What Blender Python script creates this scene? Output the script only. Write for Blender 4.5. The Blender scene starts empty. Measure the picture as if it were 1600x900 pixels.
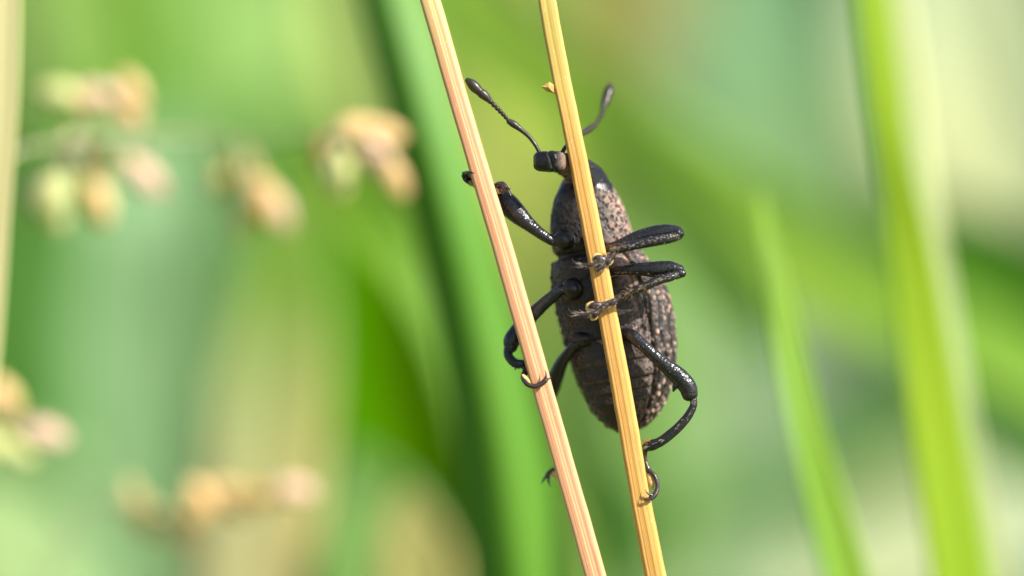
import bpy, bmesh, math, random
import numpy as np
from mathutils import Vector

# 1 Blender unit = 1 cm of the real place (a macro photograph of a 1.5 cm weevil)
SC = bpy.context.scene
COL = SC.collection
S = 0.0035            # one photograph pixel (1600 wide) in cm at the focus distance
DIST = 25.0           # camera to focus plane
ZC = 30.0             # camera height above the soil

# ------------------------------------------------------------------ camera
cam_d = bpy.data.cameras.new('camera')
cam = bpy.data.objects.new('camera', cam_d)
COL.objects.link(cam)
cam.location = (0, -DIST, ZC)
cam.rotation_euler = (math.radians(90), 0, 0)
cam_d.sensor_width = 36.0
cam_d.lens = 36.0 * DIST / (1600 * S)
cam_d.clip_start = 0.1
cam_d.clip_end = 20000
cam_d.dof.use_dof = True
cam_d.dof.focus_distance = DIST + 0.0
cam_d.dof.aperture_fstop = (cam_d.lens * 1e-3) / 1.6      # entrance pupil 1.6 cm wide
SC.camera = cam

# ------------------------------------------------------------------ world, sun, exposure
sun_dir = Vector((0.68, -0.50, 0.66)).normalized()         # towards the sun
elev = math.asin(sun_dir.z)
azim = math.atan2(sun_dir.x, sun_dir.y)
world = bpy.data.worlds.new('World')
SC.world = world
world.use_nodes = True
wn = world.node_tree
bg = wn.nodes['Background']
sky = wn.nodes.new('ShaderNodeTexSky')
sky.sky_type = 'NISHITA'
sky.sun_disc = False
sky.sun_elevation = elev
sky.sun_rotation = azim
wn.links.new(sky.outputs[0], bg.inputs[0])
bg.inputs[1].default_value = 0.09
sun_d = bpy.data.lights.new('sun', 'SUN')
sun_d.energy = 4.2
sun_d.angle = math.radians(0.53)
sun_d.color = (1.0, 0.95, 0.86)
sun = bpy.data.objects.new('sun', sun_d)
COL.objects.link(sun)
sun.rotation_euler = sun_dir.to_track_quat('Z', 'Y').to_euler()
sun.location = (30, -30, 80)
SC.view_settings.view_transform = 'Standard'
SC.view_settings.look = 'None'
SC.view_settings.exposure = 1.5
SC.view_settings.gamma = 1.0
SC.view_settings.use_curve_mapping = False
SC.render.engine = 'CYCLES'
SC.cycles.use_denoising = True
SC.cycles.max_bounces = 8
SC.cycles.transmission_bounces = 6
SC.cycles.sample_clamp_indirect = 8.0

rng = np.random.default_rng(7)

# ------------------------------------------------------------------ helpers
def at(px, py, Y=0.0):
    k = (DIST + Y) / DIST
    return np.array(((px - 800) * S * k, Y, ZC - (py - 450) * S * k))

def W(p):                       # near things: (px, py, depth in px) -> cm
    p = np.asarray(p, float)
    return np.stack(((p[..., 0] - 800) * S, p[..., 2] * S, ZC - (p[..., 1] - 450) * S), -1)

def lin(r, g, b, f=1.0):
    def c(v):
        v /= 255.0
        return (v / 12.92 if v <= 0.04045 else ((v + 0.055) / 1.055) ** 2.4) * f
    return (c(r), c(g), c(b))

def hermite(P, per=12):
    """non-uniform cubic through the rows of P (first three columns give the chord length)"""
    P = np.asarray(P, float)
    n = len(P)
    d = np.linalg.norm(np.diff(P[:, :3], axis=0), axis=1) + 1e-9
    t = np.concatenate(([0], np.cumsum(d)))
    m = np.zeros_like(P)
    s = np.diff(P, axis=0) / d[:, None]
    m[0] = s[0]; m[-1] = s[-1]
    for i in range(1, n - 1):
        m[i] = (s[i - 1] * d[i] + s[i] * d[i - 1]) / (d[i] + d[i - 1])
    out = []
    for i in range(n - 1):
        for j in range(per):
            x = j / per
            h00 = 2*x**3 - 3*x**2 + 1; h10 = x**3 - 2*x**2 + x
            h01 = -2*x**3 + 3*x**2;    h11 = x**3 - x**2
            out.append(h00*P[i] + h10*d[i]*m[i] + h01*P[i+1] + h11*d[i]*m[i+1])
    out.append(P[-1])
    return np.array(out)

def smooth(a, b, x):
    t = np.clip((x - a) / (b - a), 0.0, 1.0)
    return t * t * (3 - 2 * t)

def base_of(o):
    l = np.zeros(3)
    while o is not None:
        l += np.array(o.location); o = o.parent
    return l

def mesh_obj(name, V, F, mat, parent=None, uv=None, flat=False, origin=None, attrs=None):
    V = np.asarray(V, float)
    if parent is not None:
        off = base_of(parent)
    elif origin is not None:
        off = np.asarray(origin, float)
    else:
        i = int(np.argmin(V[:, 2])); off = V[i].copy()
    me = bpy.data.meshes.new(name)
    me.from_pydata((V - off).tolist(), [], F if isinstance(F, list) else F.tolist())
    if uv is not None:
        lay = me.uv_layers.new(name='UVMap')
        li = np.zeros(len(me.loops), dtype=np.int32)
        me.loops.foreach_get('vertex_index', li)
        lay.data.foreach_set('uv', np.asarray(uv, np.float32)[li].ravel())
    if attrs:
        for k, a in attrs.items():
            at_ = me.attributes.new(k, 'FLOAT', 'POINT')
            at_.data.foreach_set('value', np.asarray(a, np.float32))
    for m in (mat if isinstance(mat, (list, tuple)) else [mat]):
        me.materials.append(m)
    me.polygons.foreach_set('use_smooth', [not flat] * len(me.polygons))
    me.update()
    o = bpy.data.objects.new(name, me)
    COL.objects.link(o)
    if parent is not None:
        o.parent = parent
    else:
        o.location = off
    return o

def tag(o, label=None, cat=None, group=None, kind=None):
    if label: o['label'] = label
    if cat: o['category'] = cat
    if group: o['group'] = group
    if kind: o['kind'] = kind
    return o

def empty(name, loc):
    o = bpy.data.objects.new(name, None)
    COL.objects.link(o)
    o.location = tuple(float(v) for v in loc)
    o.empty_display_size = 0.1
    return o

class MB:
    """collects pieces of one mesh"""
    def __init__(self):
        self.V = []; self.F = []; self.UV = []; self.n = 0
    def add(self, V, F, UV=None):
        V = np.asarray(V, float)
        self.V.append(V)
        self.F += [tuple(i + self.n for i in f) for f in F]
        self.UV.append(np.zeros((len(V), 2)) if UV is None else UV)
        self.n += len(V)
    def obj(self, name, mat, parent=None, **k):
        return mesh_obj(name, np.concatenate(self.V), self.F, mat, parent, uv=np.concatenate(self.UV), **k)

def frames(C, ref=(0, 1, 0)):
    """tangents and two transported normals along the centre line C"""
    T = np.gradient(C, axis=0)
    T /= np.linalg.norm(T, axis=1)[:, None] + 1e-12
    ref = np.array(ref, float)
    N = np.zeros_like(C); B = np.zeros_like(C)
    v = ref - T[0] * ref.dot(T[0])
    if np.linalg.norm(v) < 1e-3:
        v = np.array((1.0, 0, 0)) - T[0] * T[0][0]
    v /= np.linalg.norm(v)
    for i in range(len(C)):
        v = v - T[i] * v.dot(T[i]); v /= np.linalg.norm(v)
        N[i] = v; B[i] = np.cross(T[i], v)
    return T, N, B

def tube(C, rb, rn, seg=20, ref=(0, 1, 0), prof=None, caps=True):
    """closed tube: rb = radius along B (across the picture), rn = along N (depth). prof(ang, i) scales"""
    C = np.asarray(C, float); n = len(C)
    rb = np.broadcast_to(rb, n); rn = np.broadcast_to(rn, n)
    T, N, B = frames(C, ref)
    a = np.linspace(0, 2*np.pi, seg, endpoint=False)
    V = np.zeros((n, seg, 3))
    ln = np.concatenate(([0], np.cumsum(np.linalg.norm(np.diff(C, axis=0), axis=1))))
    UV = np.zeros((n, seg, 2))
    for i in range(n):
        pr = 1.0 if prof is None else prof(a, i)
        V[i] = C[i] + np.outer(np.cos(a) * rb[i] * pr, B[i]) + np.outer(np.sin(a) * rn[i] * pr, N[i])
        UV[i, :, 0] = 0.5 + 0.5 * np.cos(a) + (0.0 if True else 0)
        UV[i, :, 1] = ln[i]
    F = []
    for i in range(n - 1):
        for j in range(seg):
            k = (j + 1) % seg
            F.append((i*seg + j, i*seg + k, (i+1)*seg + k, (i+1)*seg + j))
    V = V.reshape(-1, 3); UV = UV.reshape(-1, 2)
    if caps:
        m = len(V)
        V = np.vstack((V, C[0], C[-1])); UV = np.vstack((UV, UV[0], UV[-1]))
        for j in range(seg):
            k = (j + 1) % seg
            F.append((m, k, j)); F.append((m + 1, (n-1)*seg + j, (n-1)*seg + k))
    return V, F, UV

def limb(rows, per=10, seg=20, ref=(0, 1, 0), rough=0.0, ends=True, ridge=0.0):
    """rows (px, py, d, r, r_depth) -> tube in cm with rounded ends"""
    R = hermite(rows, per)
    P, rb, rn = R[:, :3], R[:, 3], R[:, 4]
    if ends:                       # close the ends like half a ball
        def cap(p, q, a, b):
            t = (p - q) / (np.linalg.norm(p - q) + 1e-9)
            out = []
            for e in (0.35, 0.65, 0.88, 0.985):
                r = math.sqrt(1 - e*e)
                out.append(np.concatenate((p + t * a * e * 0.8, [a*r, b*r])))
            return out
        c0 = cap(P[0], P[1], rb[0], rn[0])[::-1]; c1 = cap(P[-1], P[-2], rb[-1], rn[-1])
        A = np.vstack((c0, np.column_stack((P, rb, rn)), c1))
        P, rb, rn = A[:, :3], A[:, 3], A[:, 4]
    rb = np.maximum(rb, 0.15); rn = np.maximum(rn, 0.15)
    if rough:
        rb = rb * (1 + rough * rng.standard_normal(len(rb)) * 0.5)
    pr = (lambda a, i: 1 + ridge * np.abs(np.cos(a * 4 + 0.4)) - ridge * 0.5) if ridge else None
    return tube(W(P), rb * S, rn * S, seg, ref, prof=pr)

def blade_mesh(rows, fold=20, th=0.012, per=14, nu=4, toward=1, wav=0.0, sharp=1.25):
    """rows (px, py, Y, width_px, twist_deg) -> folded leaf blade, closed, in cm"""
    R = []
    for px, py, Y, w, tw in rows:
        p = at(px, py, Y); k = (DIST + Y) / DIST
        R.append((*p, w * S * k, math.radians(tw)))
    R = hermite(R, per)
    C = R[:, :3]; w = np.maximum(R[:, 3], 0.01); tw = R[:, 4]
    T = np.gradient(C, axis=0); T /= np.linalg.norm(T, axis=1)[:, None]
    view = np.array((0, 1.0, 0))
    side = np.cross(T, view); side /= np.linalg.norm(side, axis=1)[:, None] + 1e-9
    nor = np.cross(side, T)
    c, s = np.cos(tw)[:, None], np.sin(tw)[:, None]
    sd = side * c + nor * s
    nr = nor * c - side * s
    us = np.linspace(-1, 1, 2*nu + 1)
    f = math.radians(fold)
    ln = np.concatenate(([0], np.cumsum(np.linalg.norm(np.diff(C, axis=0), axis=1))))
    n, m = len(C), len(us)
    top = np.zeros((n, m, 3)); bot = np.zeros((n, m, 3)); UV = np.zeros((n, m, 2))
    for j, u in enumerate(us):
        lift = (abs(u) ** sharp) * math.sin(f) * toward
        off = sd * (u * 0.5 * w * math.cos(f))[:, None] - nr * (lift * 0.5 * w)[:, None]
        if wav:
            off = off + nr * (wav * w * abs(u) * np.sin(ln * 1.3 + u * 2))[:, None]
        hh = th * (1.0 - 0.75 * abs(u)) * (1.6 if j == nu else 1.0)
        top[:, j] = C + off - nr * hh
        bot[:, j] = C + off + nr * hh
        UV[:, j, 0] = u * 0.5 + 0.5; UV[:, j, 1] = ln
    V = np.concatenate((top.reshape(-1, 3), bot.reshape(-1, 3)))
    UV = np.concatenate((UV.reshape(-1, 2),) * 2)
    F = []; q = n * m
    for i in range(n - 1):
        for j in range(m - 1):
            a, b, c_, d = i*m + j, i*m + j + 1, (i+1)*m + j + 1, (i+1)*m + j
            F.append((a, d, c_, b)); F.append((q + a, q + b, q + c_, q + d))
        a, d = i*m, (i+1)*m
        F.append((a, q + a, q + d, d))
        a, d = i*m + m - 1, (i+1)*m + m - 1
        F.append((a, d, q + d, q + a))
    for i in (0, n - 1):
        for j in range(m - 1):
            a, b = i*m + j, i*m + j + 1
            F.append((a, b, q + b, q + a) if i == 0 else (b, a, q + a, q + b))
    return V, F, UV

# ------------------------------------------------------------------ materials
def new_mat(name):
    m = bpy.data.materials.new(name)
    m.use_nodes = True
    nt = m.node_tree
    nt.nodes.clear()
    return m, nt

def nd(nt, kind, **props):
    n = nt.nodes.new('ShaderNode' + kind)
    for k, v in props.items():
        setattr(n, k, v)
    return n

def ramp(nt, fac, stops):
    r = nd(nt, 'ValToRGB')
    e = r.color_ramp.elements
    while len(e) < len(stops): e.new(0.5)
    for el, (p, c) in zip(e, stops):
        el.position = p
        el.color = (*c, 1) if len(c) == 3 else c
    nt.links.new(fac, r.inputs[0])
    return r.outputs[0]

def mixc(nt, fac, a, b, mode='MIX'):
    n = nd(nt, 'Mix', data_type='RGBA', blend_type=mode)
    for s, v in ((n.inputs[0], fac), (n.inputs[6], a), (n.inputs[7], b)):
        if hasattr(v, 'links'): nt.links.new(v, s)
        elif isinstance(v, (int, float)): s.default_value = v
        else: s.default_value = (*v, 1)
    return n.outputs[2]

def uvnoise(nt, sx, sy, scale=1.0, detail=4.0, rough=0.6, off=0.0):
    uv = nd(nt, 'UVMap')
    mp = nd(nt, 'Mapping')
    mp.inputs['Scale'].default_value = (sx, sy, 1)
    mp.inputs['Location'].default_value = (off, off * 0.37, off)
    nt.links.new(uv.outputs[0], mp.inputs[0])
    n = nd(nt, 'TexNoise')
    n.inputs['Scale'].default_value = scale
    n.inputs['Detail'].default_value = detail
    n.inputs['Roughness'].default_value = rough
    nt.links.new(mp.outputs[0], n.inputs[0])
    return n.outputs[0]

def leaf_mat(name, col, rough=0.42, transl=0.38, tcol=None, var=0.22, spec=0.3, tip=None):
    """leaf: veined colour, waxy gloss, light passing through"""
    m, nt = new_mat(name)
    out = nd(nt, 'OutputMaterial')
    c = Vector(col)
    veins = uvnoise(nt, 26, 0.25, 1.0, 3, 0.6, off=rng.uniform(0, 50))
    blot = uvnoise(nt, 1.2, 0.22, 1.0, 4, 0.6, off=rng.uniform(0, 50))
    cv = ramp(nt, veins, [(0.3, tuple(c * (1 - var))), (0.7, tuple(c * (1 + var * 0.8)))])
    warm = (min(1, c[0] * 1.25 + 0.015), c[1] * 1.04, c[2] * 0.75)
    cb = mixc(nt, ramp(nt, blot, [(0.42, (0, 0, 0)), (0.66, (0.8, 0.8, 0.8))]), cv, warm)
    if tip is not None:
        uv = nd(nt, 'UVMap'); sp = nd(nt, 'SeparateXYZ')
        nt.links.new(uv.outputs[0], sp.inputs[0])
        mr = nd(nt, 'MapRange')
        mr.inputs[1].default_value, mr.inputs[2].default_value = tip[1], tip[2]
        nt.links.new(sp.outputs[1], mr.inputs[0])
        cb = mixc(nt, mr.outputs[0], tip[0], cb)
    p = nd(nt, 'BsdfPrincipled')
    nt.links.new(cb, p.inputs['Base Color'])
    p.inputs['Roughness'].default_value = rough
    p.inputs['Specular IOR Level'].default_value = spec
    bmp = nd(nt, 'Bump'); bmp.inputs['Strength'].default_value = 0.25; bmp.inputs['Distance'].default_value = 0.01
    nt.links.new(veins, bmp.inputs['Height']); nt.links.new(bmp.outputs[0], p.inputs['Normal'])
    t = nd(nt, 'BsdfTranslucent')
    tc = tcol or (min(1, c[0] * 1.5), min(1, c[1] * 1.35), c[2] * 0.55)
    nt.links.new(mixc(nt, 1.0, cb, tuple(min(3, tc[i] / max(c[i], 1e-3)) for i in range(3)), 'MULTIPLY'), t.inputs[0])
    mx = nd(nt, 'MixShader'); mx.inputs[0].default_value = transl
    nt.links.new(p.outputs[0], mx.inputs[1]); nt.links.new(t.outputs[0], mx.inputs[2])
    nt.links.new(mx.outputs[0], out.inputs[0])
    return m

def straw_mat(name, stops, topcol, top_z, lines, tcol):
    """dry grass stem: fine lengthwise fibres, darker lines, speckles, greener towards the top"""
    m, nt = new_mat(name)
    out = nd(nt, 'OutputMaterial')
    fib = uvnoise(nt, 10, 0.16, 1.0, 4, 0.7, off=3.1)
    thin = uvnoise(nt, 17, 0.07, 1.0, 1, 0.5, off=6.4)
    fine = uvnoise(nt, 70, 1.6, 1.0, 3, 0.6, off=9.7)
    cells = uvnoise(nt, 26, 14, 1.0, 2, 0.5, off=1.7)
    c = ramp(nt, fib, stops)
    c = mixc(nt, ramp(nt, fine, [(0.5, (0, 0, 0)), (0.8, (0.35, 0.35, 0.35))]), c, lines)
    c = mixc(nt, ramp(nt, cells, [(0.62, (0, 0, 0)), (0.75, (0.3, 0.3, 0.3))]), c, lines)
    c = mixc(nt, ramp(nt, thin, [(0.57, (0, 0, 0)), (0.63, (0.5,)*3)]), c, lines)
    geo = nd(nt, 'NewGeometry'); sp = nd(nt, 'SeparateXYZ'); nt.links.new(geo.outputs['Position'], sp.inputs[0])
    mr = nd(nt, 'MapRange'); mr.inputs[1].default_value, mr.inputs[2].default_value = top_z
    mr.inputs[4].default_value = 0.75
    nt.links.new(sp.outputs[2], mr.inputs[0])
    c = mixc(nt, mr.outputs[0], c, topcol)
    stain = uvnoise(nt, 2.2, 1.1, 1.0, 6, 0.7, off=4.4)
    c = mixc(nt, ramp(nt, stain, [(0.56, (0, 0, 0)), (0.72, (0.4,)*3)]), c, lines)
    fleck = uvnoise(nt, 30, 26, 1.0, 2, 0.5, off=8.8)
    c = mixc(nt, ramp(nt, fleck, [(0.70, (0, 0, 0)), (0.74, (0.6,)*3)]), c, (0.9, 0.82, 0.62))
    p = nd(nt, 'BsdfPrincipled')
    nt.links.new(c, p.inputs['Base Color'])
    p.inputs['Roughness'].default_value = 0.5
    p.inputs['Specular IOR Level'].default_value = 0.4
    bmp = nd(nt, 'Bump'); bmp.inputs['Strength'].default_value = 0.5; bmp.inputs['Distance'].default_value = 0.004
    nt.links.new(fib, bmp.inputs['Height']); nt.links.new(bmp.outputs[0], p.inputs['Normal'])
    t = nd(nt, 'BsdfTranslucent'); t.inputs[0].default_value = (*tcol, 1)
    mx = nd(nt, 'MixShader'); mx.inputs[0].default_value = 0.18
    nt.links.new(p.outputs[0], mx.inputs[1]); nt.links.new(t.outputs[0], mx.inputs[2])
    nt.links.new(mx.outputs[0], out.inputs[0])
    return m

def chitin_mat(name, dark, dust, rough=(0.3, 0.75), dust_amount=None, spot=0.0, scale=60.0, sheen=0.0, pits=0.0):
    """beetle cuticle: near-black gloss with earthy scales where the 'dust' attribute says they sit"""
    m, nt = new_mat(name)
    out = nd(nt, 'OutputMaterial')
    tc = nd(nt, 'TexCoord')
    n1 = nd(nt, 'TexNoise'); n1.inputs['Scale'].default_value = scale * 0.35; n1.inputs['Detail'].default_value = 6
    n2 = nd(nt, 'TexNoise'); n2.inputs['Scale'].default_value = scale; n2.inputs['Detail'].default_value = 3
    n3 = nd(nt, 'TexVoronoi'); n3.inputs['Scale'].default_value = scale * 0.9
    for n in (n1, n2, n3): nt.links.new(tc.outputs['Object'], n.inputs[0])
    dcol = ramp(nt, n1.outputs[0], [(0.3, tuple(Vector(dust) * 0.55)), (0.5, dust),
                                    (0.62, (dust[0]*1.25, dust[1]*0.95, dust[2]*0.85)), (0.78, (dust[0]*1.3, dust[1]*1.3, dust[2]*1.3))])
    fac = ramp(nt, n2.outputs[0], [(0.3, (0.55,)*3), (0.65, (1, 1, 1))])
    if dust_amount is None:
        a = nd(nt, 'Attribute', attribute_name='dust')
        f = nd(nt, 'Math', operation='MULTIPLY'); nt.links.new(a.outputs['Fac'], f.inputs[0]); nt.links.new(fac, f.inputs[1])
    else:
        f = nd(nt, 'Math', operation='MULTIPLY'); f.inputs[0].default_value = dust_amount; nt.links.new(fac, f.inputs[1])
    f.use_clamp = True
    fo = f.outputs[0]
    if spot:
        sp = ramp(nt, n3.outputs['Distance'], [(0.10, (spot,)*3), (0.22, (0, 0, 0))])
        mx = nd(nt, 'Math', operation='MAXIMUM'); nt.links.new(fo, mx.inputs[0]); nt.links.new(sp, mx.inputs[1]); fo = mx.outputs[0]
    base = mixc(nt, fo, dark, dcol)
    p = nd(nt, 'BsdfPrincipled')
    nt.links.new(base, p.inputs['Base Color'])
    mr = nd(nt, 'MapRange'); mr.inputs[3].default_value, mr.inputs[4].default_value = rough
    nt.links.new(fo, mr.inputs[0])
    if dust_amount is None:
        ga = nd(nt, 'Attribute', attribute_name='gloss')
        gm = nd(nt, 'Mix', data_type='FLOAT'); nt.links.new(ga.outputs['Fac'], gm.inputs[0])
        nt.links.new(mr.outputs[0], gm.inputs[2]); gm.inputs[3].default_value = 0.22
        nt.links.new(gm.outputs[0], p.inputs['Roughness'])
    else:
        nt.links.new(mr.outputs[0], p.inputs['Roughness'])
    p.inputs['Specular IOR Level'].default_value = 0.32
    ms = nd(nt, 'MapRange'); ms.inputs[3].default_value, ms.inputs[4].default_value = 0.34, 0.08
    nt.links.new(fo, ms.inputs[0]); nt.links.new(ms.outputs[0], p.inputs['Specular IOR Level'])
    p.inputs['Coat Weight'].default_value = sheen
    p.inputs['Coat Roughness'].default_value = 0.18
    bmp = nd(nt, 'Bump'); bmp.inputs['Strength'].default_value = 0.35; bmp.inputs['Distance'].default_value = 0.006
    nt.links.new(n2.outputs[0], bmp.inputs['Height'])
    if pits:
        v = nd(nt, 'TexVoronoi'); v.inputs['Scale'].default_value = 75
        nt.links.new(tc.outputs['Object'], v.inputs[0])
        b2 = nd(nt, 'Bump'); b2.inputs['Strength'].default_value = pits; b2.inputs['Distance'].default_value = 0.012
        nt.links.new(v.outputs['Distance'], b2.inputs['Height']); nt.links.new(bmp.outputs[0], b2.inputs['Normal'])
        bmp = b2
    nt.links.new(bmp.outputs[0], p.inputs['Normal'])
    nt.links.new(p.outputs[0], out.inputs[0])
    return m

def plain_mat(name, col, rough=0.5, transl=0.0, var=0.25, scale=20):
    m, nt = new_mat(name)
    out = nd(nt, 'OutputMaterial')
    tc = nd(nt, 'TexCoord'); n = nd(nt, 'TexNoise')
    n.inputs['Scale'].default_value = scale; n.inputs['Detail'].default_value = 4
    nt.links.new(tc.outputs['Object'], n.inputs[0])
    c = Vector(col)
    cc = ramp(nt, n.outputs[0], [(0.3, tuple(c * (1 - var))), (0.7, tuple(c * (1 + var)))])
    p = nd(nt, 'BsdfPrincipled'); nt.links.new(cc, p.inputs['Base Color'])
    p.inputs['Roughness'].default_value = rough
    if transl:
        t = nd(nt, 'BsdfTranslucent'); nt.links.new(cc, t.inputs[0])
        mx = nd(nt, 'MixShader'); mx.inputs[0].default_value = transl
        nt.links.new(p.outputs[0], mx.inputs[1]); nt.links.new(t.outputs[0], mx.inputs[2])
        nt.links.new(mx.outputs[0], out.inputs[0])
    else:
        nt.links.new(p.outputs[0], out.inputs[0])
    return m

# ------------------------------------------------------------------ the ground
m, nt = new_mat('soil_and_moss')
out = nd(nt, 'OutputMaterial'); p = nd(nt, 'BsdfPrincipled')
tc = nd(nt, 'TexCoord'); n = nd(nt, 'TexNoise'); n.inputs['Scale'].default_value = 0.06; n.inputs['Detail'].default_value = 8
nt.links.new(tc.outputs['Object'], n.inputs[0])
nt.links.new(ramp(nt, n.outputs[0], [(0.3, (0.05, 0.07, 0.02)), (0.5, (0.08, 0.13, 0.03)), (0.7, (0.13, 0.13, 0.06))]), p.inputs['Base Color'])
p.inputs['Roughness'].default_value = 0.9
nt.links.new(p.outputs[0], out.inputs[0])
GN = 60
xs = np.sign(np.linspace(-1, 1, GN)) * np.abs(np.linspace(-1, 1, GN)) ** 3 * 9000
gv = []
for y in xs:
    for x in xs:
        r = math.hypot(x, y)
        gv.append((x, y, (math.sin(x * 0.11) * math.cos(y * 0.09) * 0.6 - 0.2) * (1 if r < 400 else 0.2) - 0.6))
gf = [(i*GN + j, i*GN + j + 1, (i+1)*GN + j + 1, (i+1)*GN + j) for i in range(GN - 1) for j in range(GN - 1)]
tag(mesh_obj('ground', gv, gf, m, origin=(0, 0, 0)), 'mossy soil under the grass', 'ground', kind='structure')

# ------------------------------------------------------------------ far meadow, one mass
def meadow():
    r = np.random.default_rng(3)
    V = []; F = []; U = []; Cc = []; n0 = 0
    N = 9000
    for i in range(N):
        y = 75 + 420 * r.random() ** 1.5
        half = 30 + (y + 25) * 0.42
        x = r.uniform(-half, half)
        h = r.uniform(38, 62) + y * 0.09
        w = r.uniform(0.5, 1.5) * (1 + y / 260)
        az = r.uniform(0, 2 * math.pi); lean = r.uniform(0.05, 0.38) * h
        fa = r.uniform(0, math.pi)
        tone = r.random()
        for s in range(5):
            t = s / 4
            cx = x + math.cos(az) * lean * t * t; cy = y + math.sin(az) * lean * t * t
            cz = h * (t - 0.22 * (lean / h) * t * t) - 0.7
            ww = w * (1 - t ** 2.2) * 0.5 + 0.02
            V += [(cx - math.cos(fa) * ww, cy - math.sin(fa) * ww, cz), (cx, cy + 0.1 * w, cz + 0.0), (cx + math.cos(fa) * ww, cy + math.sin(fa) * ww, cz)]
            U += [(0, t * h * 0.3 + tone * 40), (0.5, t * h * 0.3 + tone * 40), (1, t * h * 0.3 + tone * 40)]
            Cc += [tone] * 3
        for s in range(4):
            a = n0 + s * 3
            F += [(a, a + 1, a + 4, a + 3), (a + 1, a + 2, a + 5, a + 4)]
        n0 += 15
    m, nt = new_mat('meadow_green')
    out = nd(nt, 'OutputMaterial'); a = nd(nt, 'Attribute', attribute_name='tone')
    c = ramp(nt, a.outputs['Fac'], [(0.0, (0.045, 0.11, 0.02)), (0.35, (0.09, 0.18, 0.04)), (0.6, (0.14, 0.24, 0.07)),
                                    (0.8, (0.2, 0.29, 0.12)), (0.95, (0.32, 0.31, 0.15))])
    p = nd(nt, 'BsdfPrincipled'); nt.links.new(c, p.inputs['Base Color']); p.inputs['Roughness'].default_value = 0.45
    t = nd(nt, 'BsdfTranslucent'); nt.links.new(c, t.inputs[0])
    mx = nd(nt, 'MixShader'); mx.inputs[0].default_value = 0.4
    nt.links.new(p.outputs[0], mx.inputs[1]); nt.links.new(t.outputs[0], mx.inputs[2]); nt.links.new(mx.outputs[0], out.inputs[0])
    o = mesh_obj('meadow_grass', V, F, m, origin=(0, 75, 0), uv=U, attrs={'tone': Cc})
    tag(o, 'far green meadow grass, wholly out of focus, behind all the leaves', 'grass', kind='stuff')
meadow()

# ------------------------------------------------------------------ leaves and blades behind the stems
ALB = 0.60            # lit colour seen in the picture -> leaf albedo
def GROUND_PY(Y):
    return 450 + (ZC + 0.6) / (S * (DIST + Y) / DIST)

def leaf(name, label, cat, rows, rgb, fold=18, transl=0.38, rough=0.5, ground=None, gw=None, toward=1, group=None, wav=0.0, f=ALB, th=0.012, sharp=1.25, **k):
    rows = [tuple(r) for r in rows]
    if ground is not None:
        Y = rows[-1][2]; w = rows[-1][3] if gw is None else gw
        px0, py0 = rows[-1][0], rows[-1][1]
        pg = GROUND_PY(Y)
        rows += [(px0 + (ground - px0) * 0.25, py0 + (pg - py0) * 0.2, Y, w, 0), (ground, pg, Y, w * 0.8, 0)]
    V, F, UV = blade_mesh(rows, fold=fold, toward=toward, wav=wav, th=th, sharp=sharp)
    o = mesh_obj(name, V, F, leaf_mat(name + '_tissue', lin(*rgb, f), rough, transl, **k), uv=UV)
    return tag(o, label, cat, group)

# just behind the stems
leaf('sedge_plant', 'broad folded grass blade, dark left half and pale right half, behind the pinkish stem', 'grass blade',
     [(560, -420, 4.6, 110, 0), (598, -60, 3.8, 124, 0), (642, 110, 3.6, 130, 0), (694, 310, 3.5, 136, 0), (740, 500, 3.5, 146, 0), (780, 700, 3.5, 160, 0), (808, 900, 3.5, 172, 0)],
     (98, 160, 24), fold=31, transl=0.36, rough=0.48, ground=1500, toward=-1, spec=0.34, sharp=1.0)
leaf('sedge_plant', 'mid green grass blade narrowing downwards beside the dark folded blade', 'grass blade',
     [(500, 200, 6.0, 30, 0), (550, 300, 5.5, 130, 10), (610, 400, 5, 110, 30), (662, 530, 4.6, 55, 60), (702, 665, 4.4, 26, 75), (752, 900, 4.4, 22, 75)],
     (108, 156, 32), fold=14, ground=1300, gw=40)
leaf('sedge_plant', 'deep green wide blade behind the narrow twisted blade', 'grass blade',
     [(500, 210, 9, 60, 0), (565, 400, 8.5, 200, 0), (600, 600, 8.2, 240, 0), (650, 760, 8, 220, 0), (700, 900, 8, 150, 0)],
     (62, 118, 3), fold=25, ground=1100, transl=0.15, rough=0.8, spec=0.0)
leaf('dry_leaf', 'broad withered straw coloured leaf standing among the green blades', 'leaf',
     [(470, 260, 8, 40, 0), (446, 420, 7.8, 140, 0), (424, 600, 7.6, 195, 0), (402, 760, 7.5, 205, 0), (384, 920, 7.5, 210, 0)],
     (200, 200, 146), fold=8, ground=300, transl=0.3, rough=0.5, spec=0.2, tip=(lin(112, 150, 44, ALB), 0.9, 2.6))
leaf('dry_reed', 'pale straw yellow stem curving away at the picture edge beside flower clusters', 'grass stem',
     [(14, -400, 1.5, 44, 0), (12, -40, 1.4, 50, 0), (8, 150, 1.4, 52, 0), (-2, 330, 1.4, 46, 0), (-16, 560, 1.4, 40, 0), (-60, 900, 1.4, 40, 0)],
     (216, 216, 166), fold=30, ground=-400, th=0.03, transl=0.25)
leaf('sedge_plant', 'bright yellow green upright blade with a pale edge and a twist halfway', 'grass blade',
     [(1335, -420, 3.3, 50, 0), (1360, -40, 3.2, 56, 0), (1380, 130, 3.1, 58, -6), (1400, 270, 3.0, 56, -14), (1422, 400, 3.0, 72, -6), (1446, 560, 3.0, 84, 0), (1474, 740, 3.0, 90, 4), (1502, 920, 3.0, 94, 4)],
     (168, 212, 48), fold=8, ground=1900, transl=0.42, toward=1)
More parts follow.
